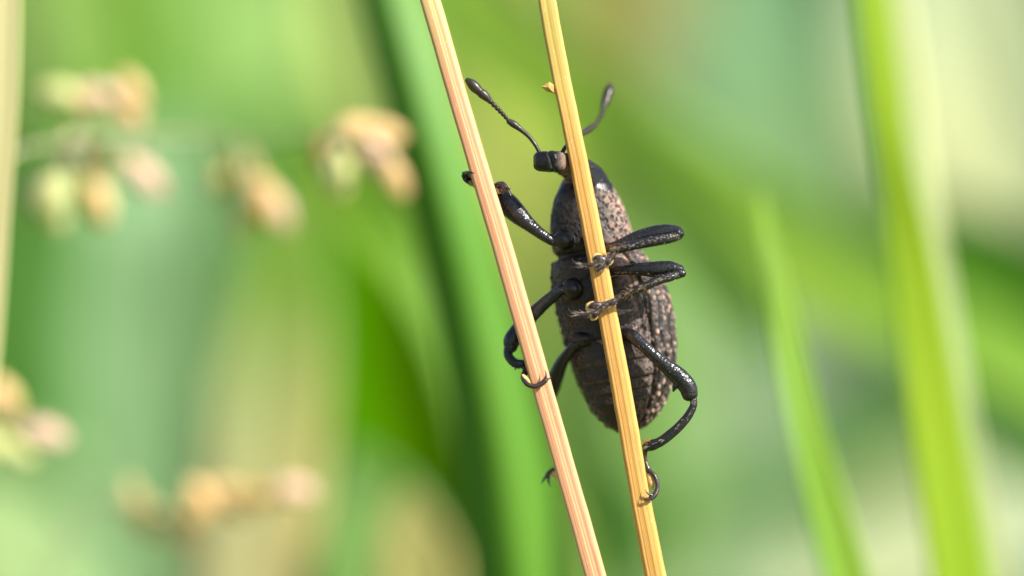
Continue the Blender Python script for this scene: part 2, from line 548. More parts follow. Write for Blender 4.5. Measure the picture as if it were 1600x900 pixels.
leaf('sedge_plant', 'pale whitish green blade running along the bright yellow green blade', 'grass blade',
     [(1355, -420, 4.2, 40, 0), (1392, -40, 4.0, 50, 0), (1416, 130, 3.9, 50, 0), (1440, 300, 3.8, 46, 0), (1466, 460, 3.7, 50, 0), (1492, 620, 3.6, 54, 0), (1520, 780, 3.6, 58, 0), (1545, 920, 3.6, 60, 0)],
     (205, 222, 160), fold=10, ground=2000, transl=0.35)
leaf('sedge_plant', 'slim fresh green blade tapering to a point between the weevil and the yellow green blade', 'grass blade',
     [(1186, 300, 3.0, 8, 0), (1203, 390, 2.8, 26, 0), (1228, 520, 2.7, 46, 0), (1262, 680, 2.6, 58, 0), (1300, 820, 2.6, 70, 0), (1326, 920, 2.6, 76, 0)],
     (158, 208, 74), fold=16, ground=1800, transl=0.4)

# further back
BG = 'blurred leaves behind the weevil'
leaf('sedge_plant', 'very broad yellow green blade slanting down behind the weevil', 'grass blade',
     [(560, -160, 13, 120, 0), (745, 30, 12.5, 150, 0), (905, 165, 12, 165, 0), (1080, 300, 11.5, 180, 8), (1290, 435, 11, 180, 16), (1500, 535, 10.5, 150, 24), (1750, 680, 10, 140, 24), (2200, 1100, 10, 150, 10)],
     (146, 192, 62), fold=18, ground=2700, transl=0.4)
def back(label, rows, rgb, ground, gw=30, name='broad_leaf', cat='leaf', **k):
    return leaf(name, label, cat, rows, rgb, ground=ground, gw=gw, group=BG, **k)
back('glaucous blue green leaf standing upright between straw leaf and flower clusters',
     [(250, 180, 17, 40, 0), (235, 320, 16, 190, 0), (220, 520, 16, 240, 0), (215, 720, 16, 190, 0), (215, 920, 16, 130, 0), (210, 1200, 16, 60, 0)], (156, 198, 140), 160)
back('palest mint green leaf low down beside a pinkish bud cluster',
     [(-190, 760, 24, 60, 0), (-60, 800, 24, 210, 0), (60, 850, 24, 240, 0), (150, 960, 24, 200, 0), (200, 1100, 24, 60, 0)], (200, 238, 175), 240)
back('withered beige leaf tip low down between straw leaf and dark folded blade',
     [(635, 770, 6.5, 30, 0), (648, 865, 6.5, 135, 0), (655, 980, 6.5, 170, 0), (660, 1150, 6.5, 80, 0)], (188, 192, 122), 690)
back('soft green leaf low down behind the beige leaf tip',
     [(545, 700, 7.5, 30, 0), (585, 800, 7.5, 170, 0), (610, 930, 7.5, 240, 0), (630, 1200, 7.5, 80, 0)], (135, 182, 90), 640)
back('light green rounded leaf high up beside the dark folded blade',
     [(380, -160, 32, 120, 0), (440, 0, 30, 260, 0), (490, 130, 29, 270, 0), (540, 300, 28, 150, 0), (570, 420, 28, 40, 0)], (172, 215, 122), 600)
back('saturated grass green leaf high up above the flower clusters',
     [(190, -200, 26, 120, 0), (205, -20, 26, 200, 0), (215, 110, 26, 180, 0), (215, 230, 26, 60, 0)], (140, 196, 60), 220)
back('tall mid green leaf behind the flower clusters',
     [(330, -120, 40, 150, 0), (320, 120, 40, 330, 0), (310, 330, 40, 300, 0), (300, 560, 40, 160, 0)], (118, 178, 92), 290)
back('dark green leaf behind the lowest flower clusters beside the edge stem',
     [(70, 180, 36, 60, 0), (75, 340, 36, 200, 0), (80, 560, 36, 240, 0), (110, 760, 36, 200, 0), (130, 1000, 36, 90, 0)], (90, 158, 52), 150)
back('dark green leaf between the hanging bud cluster and the narrow twisted blade',
     [(440, 140, 20, 40, 0), (470, 280, 20, 170, 0), (500, 420, 20, 200, 0), (520, 600, 20, 120, 0)], (85, 150, 30), 540)
back('dull olive green leaf behind the gap between the two dry stems, high up',
     [(760, -200, 30, 150, 0), (800, 0, 30, 260, 0), (830, 200, 30, 280, 0), (850, 420, 30, 200, 0), (860, 600, 30, 100, 0)], (182, 206, 104), 880)
back('grass green leaf behind the hind part of the weevil and the pinkish stem',
     [(820, 420, 34, 120, 0), (850, 560, 34, 280, 0), (880, 720, 34, 280, 0), (900, 900, 34, 160, 0)], (172, 226, 108), 930)
back('deep green leaf low down between the two dry stems',
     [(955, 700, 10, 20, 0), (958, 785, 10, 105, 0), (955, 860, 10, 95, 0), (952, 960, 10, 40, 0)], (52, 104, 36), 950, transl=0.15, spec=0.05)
back('dull blue green broad leaf above the slanting yellow green blade',
     [(1130, -180, 31, 150, 0), (1165, 0, 30, 270, 0), (1210, 180, 29, 300, 0), (1270, 340, 28, 220, 0), (1310, 470, 28, 60, 0)], (130, 176, 122), 1330)
back('brownish withered leaf tip above the slanting yellow green blade',
     [(1040, -220, 26, 90, 0), (1025, -60, 26, 130, 0), (1005, 50, 26, 100, 0), (985, 130, 26, 30, 0)], (178, 160, 88), 960, gw=12)
back('whitish green sunlit broad leaf behind the upper yellow green blade',
     [(1450, -220, 31, 160, 0), (1500, -20, 31, 330, 0), (1540, 180, 31, 380, 0), (1580, 340, 31, 230, 0), (1610, 440, 31, 60, 0)], (215, 232, 190), 1650)
back('dark green leaf under the whitish broad leaf',
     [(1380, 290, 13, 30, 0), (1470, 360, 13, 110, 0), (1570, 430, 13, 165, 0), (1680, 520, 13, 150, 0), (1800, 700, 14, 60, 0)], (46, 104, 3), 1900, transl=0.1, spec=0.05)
back('grey green leaf behind the slim tapering blade',
     [(1170, 360, 27, 40, 0), (1180, 500, 27, 230, 0), (1195, 640, 27, 270, 0), (1210, 780, 27, 190, 0), (1215, 900, 27, 60, 0)], (168, 200, 170), 1220)
back('light green leaf behind the knees of the weevil',
     [(1020, 300, 24, 40, 0), (1030, 440, 24, 170, 0), (1050, 600, 24, 190, 0), (1060, 760, 24, 120, 0)], (150, 200, 112), 1060)
back('dark green leaf crossing low down behind the slim tapering blade',
     [(1560, 640, 22, 60, 0), (1420, 655, 22, 110, 0), (1320, 715, 22, 130, 0), (1200, 790, 22, 110, 0), (1080, 850, 22, 60, 0)], (92, 148, 58), 1020, gw=16)
back('pale whitish leaf low down behind the base of the yellow green blade',
     [(1760, 700, 29, 120, 0), (1620, 800, 29, 240, 0), (1430, 860, 29, 260, 0), (1220, 895, 29, 230, 0), (1060, 940, 29, 130, 0)], (220, 238, 200), 1020, gw=20)
back('mid green leaf along the lower edge of the slanting blade',
     [(1400, 540, 9, 30, 0), (1500, 625, 9, 90, 0), (1620, 700, 9, 110, 0), (1760, 800, 9, 60, 0)], (74, 132, 40), 1850)

back('added dark green leaf standing in for the shading under the slanting blade, beside the weevil knees',  # added leaf, its dark colour paints the shading below the slanting blade
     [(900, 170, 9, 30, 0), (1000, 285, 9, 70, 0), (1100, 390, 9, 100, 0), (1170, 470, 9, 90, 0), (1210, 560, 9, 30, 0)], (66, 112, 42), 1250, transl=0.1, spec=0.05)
back('yellowish light green leaf next to the top of the dark folded blade',
     [(500, -180, 10, 60, 0), (520, -20, 10, 120, 0), (550, 130, 10, 120, 0), (585, 260, 10, 60, 0), (600, 330, 10, 20, 0)], (172, 200, 108), 640, gw=14)
back('light green leaf high up between the edge stem and the flower clusters',
     [(60, -220, 22, 60, 0), (90, -40, 22, 170, 0), (110, 90, 22, 170, 0), (120, 200, 22, 60, 0)], (152, 200, 105), 130, gw=20)

# ------------------------------------------------------------------ grass flower clusters
M_straw_bud = [plain_mat('bud_straw', lin(242, 204, 140, 0.78), 0.5, 0.35, scale=6), plain_mat('bud_pink', lin(242, 204, 178, 0.78), 0.5, 0.35, scale=6),
               plain_mat('bud_yellow_green', lin(226, 226, 150, 0.8), 0.5, 0.35, scale=6), plain_mat('bud_brown', lin(212, 168, 92, 0.72), 0.5, 0.3, scale=6)]
M_stalk = plain_mat('panicle_stalk', lin(200, 205, 150, 0.55), 0.5, 0.3)

def spikelet(parent, px, py, Y, length, width, ang, mat):
    """a floret of five overlapping pointed glumes"""
    k = (DIST + Y) / DIST
    L, w = length * S * k * 1.05, width * S * k * 0.8
    c = at(px, py, Y); mb = MB()
    ax = np.array((math.sin(ang), 0.15, -math.cos(ang))); ax /= np.linalg.norm(ax)
    s1 = np.cross(ax, (0, 1, 0)); s1 /= np.linalg.norm(s1); s2 = np.cross(ax, s1)
    for g in range(5):
        a = g * 2.4; dirn = s1 * math.cos(a) + s2 * math.sin(a)
        tt = np.linspace(0, 1, 9)
        ln = L * (1 - 0.09 * g)
        C = c - ax * L * 0.5 + np.outer(tt * ln, ax) + np.outer(np.sin(tt * 2.6) * w * 0.2, dirn) + ax * (0.05 * g * L)
        r = w * 0.34 * np.sin(np.clip(tt * 0.93 + 0.05, 0, 1) * math.pi) ** 0.8 + 0.002
        V, F, UV = tube(C, r, r * 0.8, 8)
        mb.add(V, F, UV)
    return mb.obj('spikelet', mat, parent)

def panicle(label, base, stalk_rows, buds, group=None):
    e = empty('grass_panicle', at(*base))
    tag(e, label, 'flower cluster', group)
    R = []
    for px, py, Y, r in stalk_rows:
        k = (DIST + Y) / DIST
        R.append((*at(px, py, Y), r * S * k))
    R = hermite(R, 14)
    V, F, UV = tube(R[:, :3], R[:, 3], R[:, 3], 10)
    mesh_obj('stalk', V, F, M_stalk, e, uv=UV)
    main = R[:, :3]
    for px, py, Y, L, w, a, mi in buds:
        p = at(px, py, Y)
        j = int(np.argmin(np.linalg.norm(main - p, axis=1)))
        q = main[j]; mid = (p + q) / 2 + np.array((0, 0, 0.06))
        H = hermite(np.array([q, mid, p]), 6)
        V, F, UV = tube(H, 0.012, 0.012, 6)
        mesh_obj('pedicel', V, F, M_stalk, e, uv=UV)
        spikelet(e, px, py, Y, L, w, math.radians(a), M_straw_bud[mi])
    return e
PG = 'out of focus grass flower clusters'
panicle('long level flower stalk with straw and pinkish buds, its end touching the dark folded blade', (3, 268, 1.4),
        [(3, 268, 1.4, 6), (24, 242, 2.2, 6), (80, 226, 3.1, 5), (180, 214, 3.5, 5), (300, 214, 3.7, 5), (420, 222, 3.5, 4), (530, 215, 2.9, 4), (608, 235, 2.7, 3)],
        [(92, 148, 3.7, 66, 46, 80, 2), (150, 148, 3.9, 70, 40, 85, 1), (205, 145, 3.6, 70, 50, 20, 0), (200, 178, 3.6, 66, 44, 30, 0), (130, 165, 3.8, 60, 30, 70, 3),
         (115, 235, 3.7, 56, 46, 10, 1), (80, 305, 3.5, 92, 66, -18, 2), (150, 310, 3.7, 90, 52, 20, 0), (225, 275, 3.7, 86, 50, 42, 1), (58, 300, 3.9, 80, 40, -30, 2), (165, 250, 3.8, 70, 36, 15, 3), (85, 335, 3.6, 60, 44, 10, 2),
         (385, 262, 3.9, 80, 44, 15, 2), (405, 300, 3.9, 96, 54, 20, 0), (432, 325, 4.0, 80, 44, 24, 1), (378, 335, 4.0, 76, 34, -8, 3), (340, 285, 4.1, 60, 30, -30, 3),
         (545, 205, 3.0, 80, 56, -60, 0), (525, 265, 3.0, 96, 62, 5, 2), (585, 240, 3.0, 84, 58, 30, 1), (615, 275, 3.0, 80, 44, 26, 0), (560, 215, 3.0, 60, 60, 60, 3), (600, 205, 3.0, 70, 40, 70, 0), (505, 235, 3.0, 60, 40, -20, 3)])
panicle('pair of pinkish beige buds on a drooping stalk low down by the edge stem', (-420, GROUND_PY(3.0), 3.0),
        [(-420, GROUND_PY(3.0), 3.0, 9), (-300, 2500, 3.0, 8), (-210, 900, 3.1, 6), (-150, 560, 3.2, 5), (-90, 530, 3.3, 5), (-40, 590, 3.4, 4), (10, 640, 3.5, 4), (60, 675, 3.6, 3)],
        [(6, 625, 3.5, 72, 56, 20, 0), (66, 676, 3.6, 82, 48, 72, 1), (20, 700, 3.6, 80, 42, 60, 2), (-25, 690, 3.5, 60, 50, 30, 2)])
panicle('low level flower stalk with brownish and pink buds in front of the straw coloured leaf', (-120, GROUND_PY(4.3), 4.3),
        [(-120, GROUND_PY(4.3), 4.3, 9), (-60, 2500, 4.3, 8), (30, 1100, 4.3, 5), (90, 860, 4.3, 4), (150, 790, 4.3, 4), (220, 790, 4.2, 4), (330, 775, 4.1, 4), (420, 765, 4.0, 3), (475, 765, 3.9, 3)],
        [(462, 766, 3.9, 66, 42, 82, 1), (405, 775, 4.0, 66, 36, 80, 3), (355, 770, 4.1, 60, 40, 70, 0), (315, 778, 4.1, 66, 44, 40, 0), (300, 800, 4.1, 56, 34, 20, 3), (365, 795, 4.1, 56, 30, 60, 3),
         (215, 800, 4.3, 92, 40, 20, 3), (250, 815, 4.3, 86, 46, 35, 2), (275, 835, 4.3, 70, 40, 50, 0), (205, 775, 4.3, 60, 30, 10, 2)])

# ------------------------------------------------------------------ the two dry stems
def stem(name, label, rows, rpx, mat, ribs, seed, depth=0.85):
    R = hermite([(*at(px, py, Y), r * S) for px, py, Y, r in rows], 40)
    rr = np.random.default_rng(seed)
    ii = np.arange(len(R))
    R[:, 0] += S * (0.45 * np.sin(ii * 0.043 + seed) + 0.15 * np.sin(ii * 0.19 + 2 * seed))
    R[:, 3] *= 1 + 0.015 * np.sin(ii * 0.06 + seed) + 0.006 * np.sin(ii * 0.41)
    ph = rr.uniform(0, 6.28, 6)
    def prof(a, i):
        q = (np.abs(np.cos(a)) ** 4.5 + np.abs(np.sin(a)) ** 4.5) ** (-1 / 4.5)
        q = q + 0.016 * np.cos(ribs * a + ph[0]) + 0.010 * np.cos((ribs * 2 + 3) * a + ph[1]) + 0.03 * np.cos(4 * a + ph[2] + 0.004 * i)
        return q
    V, F, UV = tube(R[:, :3], R[:, 3], R[:, 3] * depth, 72, prof=prof)
    e = empty(name, R[-1, :3])
    tag(e, label, 'grass stem')
    mesh_obj('stalk', V, F, mat, e, uv=UV)
    return e
M_pink = straw_mat('dry_stem_pinkish', [(0.30, lin(222, 140, 100, 0.66)), (0.42, lin(246, 178, 130, 0.66)), (0.55, lin(252, 192, 142, 0.66)), (0.7, lin(254, 212, 160, 0.66))],
                   lin(228, 206, 128, 0.6), (31.0, 31.7), lin(212, 112, 80, 0.6), lin(250, 200, 110, 0.6))
M_yellow = straw_mat('dry_stem_golden', [(0.28, lin(206, 140, 62, 0.66)), (0.42, lin(236, 176, 88, 0.66)), (0.56, lin(244, 190, 102, 0.66)), (0.72, lin(250, 208, 122, 0.66))],
                     lin(222, 204, 104, 0.55), (30.6, 31.4), lin(170, 92, 34, 0.5), lin(250, 190, 70, 0.6))
pink = stem('dry_reed', 'pinkish straw stem gripped by the left legs of the weevil',
            [(420, -950, 0.9, 13), (560, -400, 0.42, 14), (640, -110, 0.15, 14.5), (672, 0, 0.06, 15), (729, 200, 0, 15), (789, 400, 0, 15.5), (846, 600, 0, 15.5), (888, 750, 0.02, 15.8), (930, 900, 0.05, 16), (1000, 1150, 0.15, 16),
             (1500, 3500, 1.2, 17), (2200, GROUND_PY(2), 2.0, 18)], 15, M_pink, 9, 1)
gold = stem('dry_reed', 'golden straw stem crossing in front of the body of the weevil',
            [(700, -950, 0.6, 13), (790, -400, 0.3, 14), (838, -100, 0.1, 14), (855, 0, 0.05, 14), (875, 110, 0.03, 14), (893, 200, 0, 14.2), (914, 305, 0, 14.5), (933, 400, 0, 14.8), (952, 505, 0, 15), (970, 605, 0, 15), (988, 705, 0, 15.2), (1006, 805, 0, 15.5), (1025, 905, 0.02, 16), (1070, 1150, 0.1, 16.5),
             (1500, 3500, 0.9, 18), (2000, GROUND_PY(1.5), 1.5, 19)], 15, M_yellow, 8, 5)
# small dry scale standing off the golden stem
V = [W((866, 133, -2)), W((858, 128, -6)), W((846, 136, -8)), W((854, 142, -7)), W((867, 147, -2)), W((857, 137, -14)),
     W((866, 134, 2)), W((857, 130, 3)), W((847, 137, 0)), W((855, 143, 2)), W((867, 146, 3))]
F = [(0, 1, 5), (1, 2, 5), (2, 3, 5), (3, 4, 5), (4, 0, 5), (6, 8, 7), (6, 9, 8), (6, 10, 9), (0, 6, 7, 1), (1, 7, 8, 2), (2, 8, 9, 3), (3, 9, 10, 4), (4, 10, 6, 0)]
o = mesh_obj('dry_scale', V, F, plain_mat('dry_scale', lin(225, 185, 100, 0.6), 0.6, 0.3, scale=40), gold, flat=True)

# ------------------------------------------------------------------ the weevil
weevil = empty('weevil', W((950, 676, 80)))
tag(weevil, 'black brown weevil with dusty warty back clinging between two dry stems', 'weevil')

M_body = chitin_mat('weevil_cuticle', (0.0060, 0.0046, 0.0042), (0.36, 0.265, 0.215), (0.52, 0.95), None, 0.0, 55, 0.0)
M_leg = chitin_mat('weevil_leg', (0.0035, 0.004, 0.005), (0.22, 0.18, 0.16), (0.27, 0.6), 0.04, 0.14, 40, 0.10, 0.26)
M_eye = plain_mat('weevil_eye', (0.006, 0.006, 0.007), 0.12)
M_ant = chitin_mat('weevil_antenna', (0.010, 0.009, 0.006), (0.055, 0.045, 0.028), (0.35, 0.6), 0.35, 0.0, 60, 0.1)
M_tars = chitin_mat('weevil_tarsus', (0.012, 0.008, 0.008), (0.10, 0.066, 0.058), (0.3, 0.6), 0.25, 0.0, 90, 0.2)
M_pad = plain_mat('adhesive_pad', lin(240, 205, 130, 0.75), 0.6, 0.3, scale=40)
M_seta = plain_mat('pale_seta', lin(205, 188, 168, 0.55), 0.45, 0.3, scale=20)
M_gold = plain_mat('golden_seta', lin(200, 135, 60, 0.55), 0.45, 0.3, scale=20)

# --- trunk: silhouette rows (py, left, right)
rows = np.array([(261, 912, 922), (264, 898, 936), (270, 888, 945), (280, 880, 954), (294, 872, 963), (312, 865, 972), (335, 860.5, 982), (360, 859, 990),
                 (382, 861, 998), (394, 864, 1004), (402, 866, 1010), (412, 863.5, 1020), (430, 862, 1032), (452, 864, 1043), (480, 869, 1051), (510, 877, 1056.5), (540, 885, 1058.5), (570, 894, 1057.5),
                 (600, 905.5, 1052), (625, 917, 1043), (645, 929, 1032), (660, 942, 1019), (669, 954, 1006), (675, 968, 992)], float)
py_d = np.concatenate((np.linspace(261, 285, 14), np.linspace(288, 650, 110), np.linspace(652, 675, 16)))
# smooth resample through the rows
H = hermite(np.column_stack((np.zeros(len(rows)), rows[:, 0], np.zeros(len(rows)), rows[:, 1], rows[:, 2])), 10)
Lx = np.interp(py_d, H[:, 1], H[:, 3]); Rx = np.interp(py_d, H[:, 1], H[:, 4])
D0 = 84.0
SEG = 120
def section(i):
    cx, a = (Lx[i] + Rx[i]) / 2, (Rx[i] - Lx[i]) / 2
    th = np.linspace(0, 2*np.pi, SEG, endpoint=False)
    # front (ventral) flatter than the back
    bv = min(a * 0.72, 58); bd = min(a * 0.98, 86)
    if py_d[i] > 400: bd = min(a * 0.95, 92)
    c, s = np.cos(th), np.sin(th)
    x = a * np.sign(c) * np.abs(c) ** 0.93
    d = np.where(s < 0, bv * np.sign(s) * np.abs(s) ** 0.86, bd * s)
    return np.column_stack((cx + x, np.full(SEG, py_d[i]), D0 + d))
bm_v = []; bm_f = []
def add_loft(rings):
    base = len(bm_v); n = len(rings); sg = len(rings[0])
    for r in rings: bm_v.extend(map(tuple, r))
    for i in range(n - 1):
        for j in range(sg):
            k = (j + 1) % sg
            bm_f.append((base + i*sg + j, base + i*sg + k, base + (i+1)*sg + k, base + (i+1)*sg + j))
    bm_f.append(tuple(base + j for j in range(sg))[::-1]); bm_f.append(tuple(base + (n-1)*sg + j for j in range(sg)))
add_loft([section(i) for i in range(len(py_d))])
def add_tubes(rows_, per=10, seg=40, square=0.0, ref=(0, 0, -1)):
    """extra volume in px space"""
    R = hermite(rows_, per)
    T, N, B = frames(R[:, :3], ref)
    a = np.linspace(0, 2*np.pi, seg, endpoint=False)
    rings = []
    for i in range(len(R)):
        c, s = np.cos(a), np.sin(a)
        e = 1 - square
        rings.append(R[i, :3] + np.outer(np.sign(c) * np.abs(c)**e * R[i, 3], B[i]) + np.outer(np.sign(s) * np.abs(s)**e * R[i, 4], N[i]))
    add_loft(rings)
def add_ball(x, y, d, rx, ry, rd, n=20):
    rings = []
    for i in range(1, n):
        f = -math.pi/2 + math.pi * i / n
        a = np.linspace(0, 2*np.pi, 32, endpoint=False)
        rings.append(np.column_stack((x + rx*np.cos(f)*np.cos(a), np.full(32, y + ry*math.sin(f)), d + rd*np.cos(f)*np.sin(a))))
    add_loft(rings)
# head and short thick snout, turned towards the camera and away from the pinkish stem
add_tubes([(925, 300, 92, 30, 26), (917, 280, 80, 29, 25), (907, 268, 66, 25, 21), (897, 261, 50, 22, 18), (885, 256, 32, 20.5, 16), (872, 253, 14, 20, 15), (862, 252.5, -2, 22, 16), (855, 252.5, -14, 22, 16), (852, 252.5, -21, 20.5, 15), (850, 252.5, -25, 15, 11), (849.5, 252.5, -26.5, 8, 6)],
          8, 44, 0.45, ref=(0, -1, 0))
add_ball(866, 250, -12, 6, 5, 6)
add_ball(869, 244, -6, 4, 3.5, 5)
add_ball(866, 261, -9, 4.5, 3.5, 5)
add_ball(858, 264, -14, 3.5, 3, 4)
# hip joints
add_ball(881, 375, 31, 17.5, 16.5, 18)
add_ball(927, 378, 38, 18, 17, 18)
add_ball(894, 452, 33, 18, 17.5, 17)
add_ball(963, 438, 40, 17, 17, 17)
add_ball(914, 531, 42, 26, 12, 16)
add_ball(988, 521, 40, 20, 15, 18)
me = bpy.data.meshes.new('body_raw')
me.from_pydata(W(np.array(bm_v)).tolist(), [], bm_f)
raw = bpy.data.objects.new('body_raw', me)
COL.objects.link(raw)
md = raw.modifiers.new('union', 'REMESH'); md.mode = 'VOXEL'; md.voxel_size = 1.25 * S
sm = raw.modifiers.new('soften', 'SMOOTH'); sm.factor = 0.5; sm.iterations = 5
dg = bpy.context.evaluated_depsgraph_get()
ev = raw.evaluated_get(dg).to_mesh()
nv = len(ev.vertices)
V = np.zeros(nv * 3); ev.vertices.foreach_get('co', V); V = V.reshape(-1, 3)
N = np.zeros(nv * 3); ev.vertices.foreach_get('normal', N); N = N.reshape(-1, 3)
Fq = [tuple(p_.vertices) for p_ in ev.polygons]
raw.evaluated_get(dg).to_mesh_clear()
bpy.data.objects.remove(raw); bpy.data.meshes.remove(me)

X = V[:, 0] / S + 800; Yp = 450 - (V[:, 2] - ZC) / S; Dp = V[:, 1] / S
def cells(P, size, seed):
    """distance to the nearest jittered cell point, in cells"""
    q = P / size; b = np.floor(q).astype(np.int64)
    best = np.full(len(P), 9.0); sec = np.full(len(P), 9.0); idv = np.zeros(len(P))
    for dx in (-1, 0, 1):
        for dy in (-1, 0, 1):
            for dz in (-1, 0, 1):
                c = b + np.array((dx, dy, dz))
                h = (c[:, 0] * 73856093) ^ (c[:, 1] * 19349663) ^ (c[:, 2] * 83492791) ^ seed
                j = np.stack([(((h >> k) * 2654435761) & 0xFFFF) / 65536.0 for k in (0, 5, 11)], -1)
                d = np.linalg.norm(c + 0.15 + 0.7 * j - q, axis=1)
                s_ = d < best
                sec = np.where(s_, best, np.minimum(sec, d))
                idv = np.where(s_, j[:, 0], idv); best = np.where(s_, d, best)
    return best, sec, idv
P = np.column_stack((X, Yp, Dp))
s = (X - 905) * 0.19 + (Yp - 262) * 0.982
cxv = np.interp(Yp, py_d, (Lx + Rx) / 2); av = np.interp(Yp, py_d, (Rx - Lx) / 2)
ang = np.degrees(np.arctan2(Dp - D0, X - cxv))            # 0 right edge, -90 facing the camera
dv = np.abs((ang + 110 + 180) % 360 - 180)                 # degrees away from the belly midline
head = (Yp < 285) & (X + (Yp - 262) * 0.4 < 903) | (Yp < 262)
trunk = ~head
pron = trunk & (s < 131)
ventral = dv < 66
edge_r = np.abs(dv - 66)
disp = np.zeros(nv); dust = np.zeros(nv)
# big groove between thorax shield and wing cases
g = np.exp(-((s - 131) / 4.5) ** 2) * trunk
disp -= 6.5 * g
# pitted thorax shield
wq = np.stack([np.sin(P[:, (k + 1) % 3] * 0.61 + k) + np.sin(P[:, (k + 2) % 3] * 0.93 + 2 * k) for k in range(3)], -1)
f1, f2, idv = cells(P + 0.9 * wq, 7.4, 11)
low = np.sin(X * 0.11 + 1.3) * np.sin(Yp * 0.09 + Dp * 0.07)
side_w = smooth(35, 75, dv)                                # 0 on the belly, 1 on flank and back
frontsmooth = smooth(34, 50, s - 6 * np.sin(dv * 0.1))
f1 = f1 + 0.22 * (idv - 0.6)
pit = 1 - smooth(0.12, 0.6, f1)
a = pron * frontsmooth * (0.35 + 0.65 * side_w)
disp -= 3.0 * pit * a
dust = np.maximum(dust, pron * frontsmooth * (0.07 + 0.93 * side_w) * (0.06 + 0.94 * smooth(0.32, 0.66, f1)) * (0.8 + 0.2 * low))
# wing cases: rows of beads and pits
wing = trunk & (s >= 131) & ~ventral
row = dv * 0.075 + 0.25 * np.sin(s * 0.05)
stria = np.exp(-((np.abs((row % 1) - 0.5) * 2 - 1) / 0.28) ** 2)
fw, fw2, idw = cells(P * np.array((1.0, 0.82, 1.0)), 8.6, 77)
bump = (1 - smooth(0.18, 0.62, fw)) * (0.45 + 0.75 * idw)
wmask = wing * smooth(131, 142, s)
disp += wmask * (2.6 * bump - 1.6 * stria - 0.6)
disp += wmask * 2.0
f1b, f2b, _ = cells(P, 6.0, 5)
dust = np.maximum(dust, wmask * np.clip(0.10 + 0.85 * bump * smooth(0.2, 0.7, idw) - 0.25 * stria, 0, 1))
# rim groove of the wing case
rim = np.exp(-((dv - 65) / 3.2) ** 2) * trunk * smooth(131, 150, s)
disp -= 5.5 * rim
rim2 = np.exp(-((dv - 55) / 2.4) ** 2) * trunk * smooth(150, 180, s) * (1 - smooth(260, 300, s))
disp -= 2.2 * rim2
# breast plates
for s0, depth, wd, lo, hi in ((207, 2.0, 4, 0, 60), (268, 3.2, 4, 0, 60), (172, 1.6, 3, 0, 60)):
    disp -= depth * np.exp(-((s - s0 - 4 * np.sin(dv * 0.06)) / wd) ** 2) * trunk * (dv < 60)
# belly rings: each overlaps the next
for k, (s0, s1) in enumerate(((270, 312), (312, 340), (340, 357), (357, 375), (375, 430))):
    inn = trunk & (dv < 64) & (s >= s0) & (s < s1)
    t = (s - s0) / (s1 - s0)
    disp += inn * (3.6 * smooth(0.0, 0.85, t) * (1 - smooth(0.9, 1.0, t)) - 1.5)
    dust = np.maximum(dust, inn * 0.16 * smooth(0.6, 0.9, t) * (0.3 + idv))
# coarse pits on belly and breast
pv = trunk & ventral & (s > 131)
disp -= pv * 1.0 * (1 - smooth(0.1, 0.4, f1b))
dust = np.maximum(dust, pv * (0.035 + 0.26 * smooth(20, 62, dv) * smooth(0.35, 0.6, f1b) * (0.4 + idv)))
# breast flank patch between legs carries more scales
fl = np.exp(-((s - 160) / 34) ** 2) * smooth(28, 52, dv) * (dv < 66) * (ang > -110)
dust = np.maximum(dust, fl * (0.25 + 0.6 * smooth(0.2, 0.5, f1)) * trunk * (s > 128))
# snout: dark with grey scaly side towards the neck
hs = smooth(868, 884, X) * (X < 910)
dust = np.maximum(dust, head * hs * (0.35 + 0.3 * idv))
disp += head * (0.9 * (1 - smooth(0.1, 0.5, f1b)) * smooth(846, 860, X) - 0.6 * (1 - smooth(0.1, 0.4, f1)))
# mouth seam across the snout end
disp -= head * 1.6 * np.exp(-((X - 860 - 0.3 * (Yp - 252)) / 1.8) ** 2) * (Dp < 4)
disp += 0.5 * np.sin(X * 0.21 + Yp * 0.13) * np.sin(Yp * 0.19 - Dp * 0.17) * trunk
gloss = (1 - frontsmooth) * pron * 0.8 + head * 0.7 * (X < 872)
for bx, by, bd_, br in ((881, 375, 31, 18), (894, 452, 33, 18.5), (914, 531, 42, 16), (988, 521, 40, 17)):
    inb = smooth(br + 1.5, br - 2.5, np.linalg.norm(P - np.array((bx, by, bd_)), axis=1))
    gloss = np.maximum(gloss, inb * 0.9); dust = dust * (1 - 0.9 * inb); disp = disp * (1 - 0.85 * inb)
gloss = np.clip(gloss, 0, 1)
V2 = V + N * (disp * S)[:, None]
body = mesh_obj('body', V2, Fq, M_body, weevil, attrs={'dust': np.clip(dust, 0, 1), 'gloss': gloss})
body['label'] = 'stout oval black body with pitted dusty thorax and ringed belly'

def ball(name, c, r, mat, parent):
    bmx = bmesh.new(); bmesh.ops.create_uvsphere(bmx, u_segments=24, v_segments=16, radius=1)
    V = np.array([v.co for v in bmx.verts]); F = [tuple(v.index for v in f.verts) for f in bmx.faces]; bmx.free()
    V = V[:, [0, 2, 1]] * np.array(r)
    return mesh_obj(name, W(V + np.array(c)), F, mat, parent)
ball('eye', (899, 246, 46), (7, 6, 7), M_eye, weevil)
ball('eye', (884, 271, 44), (6, 5, 7), M_eye, weevil)

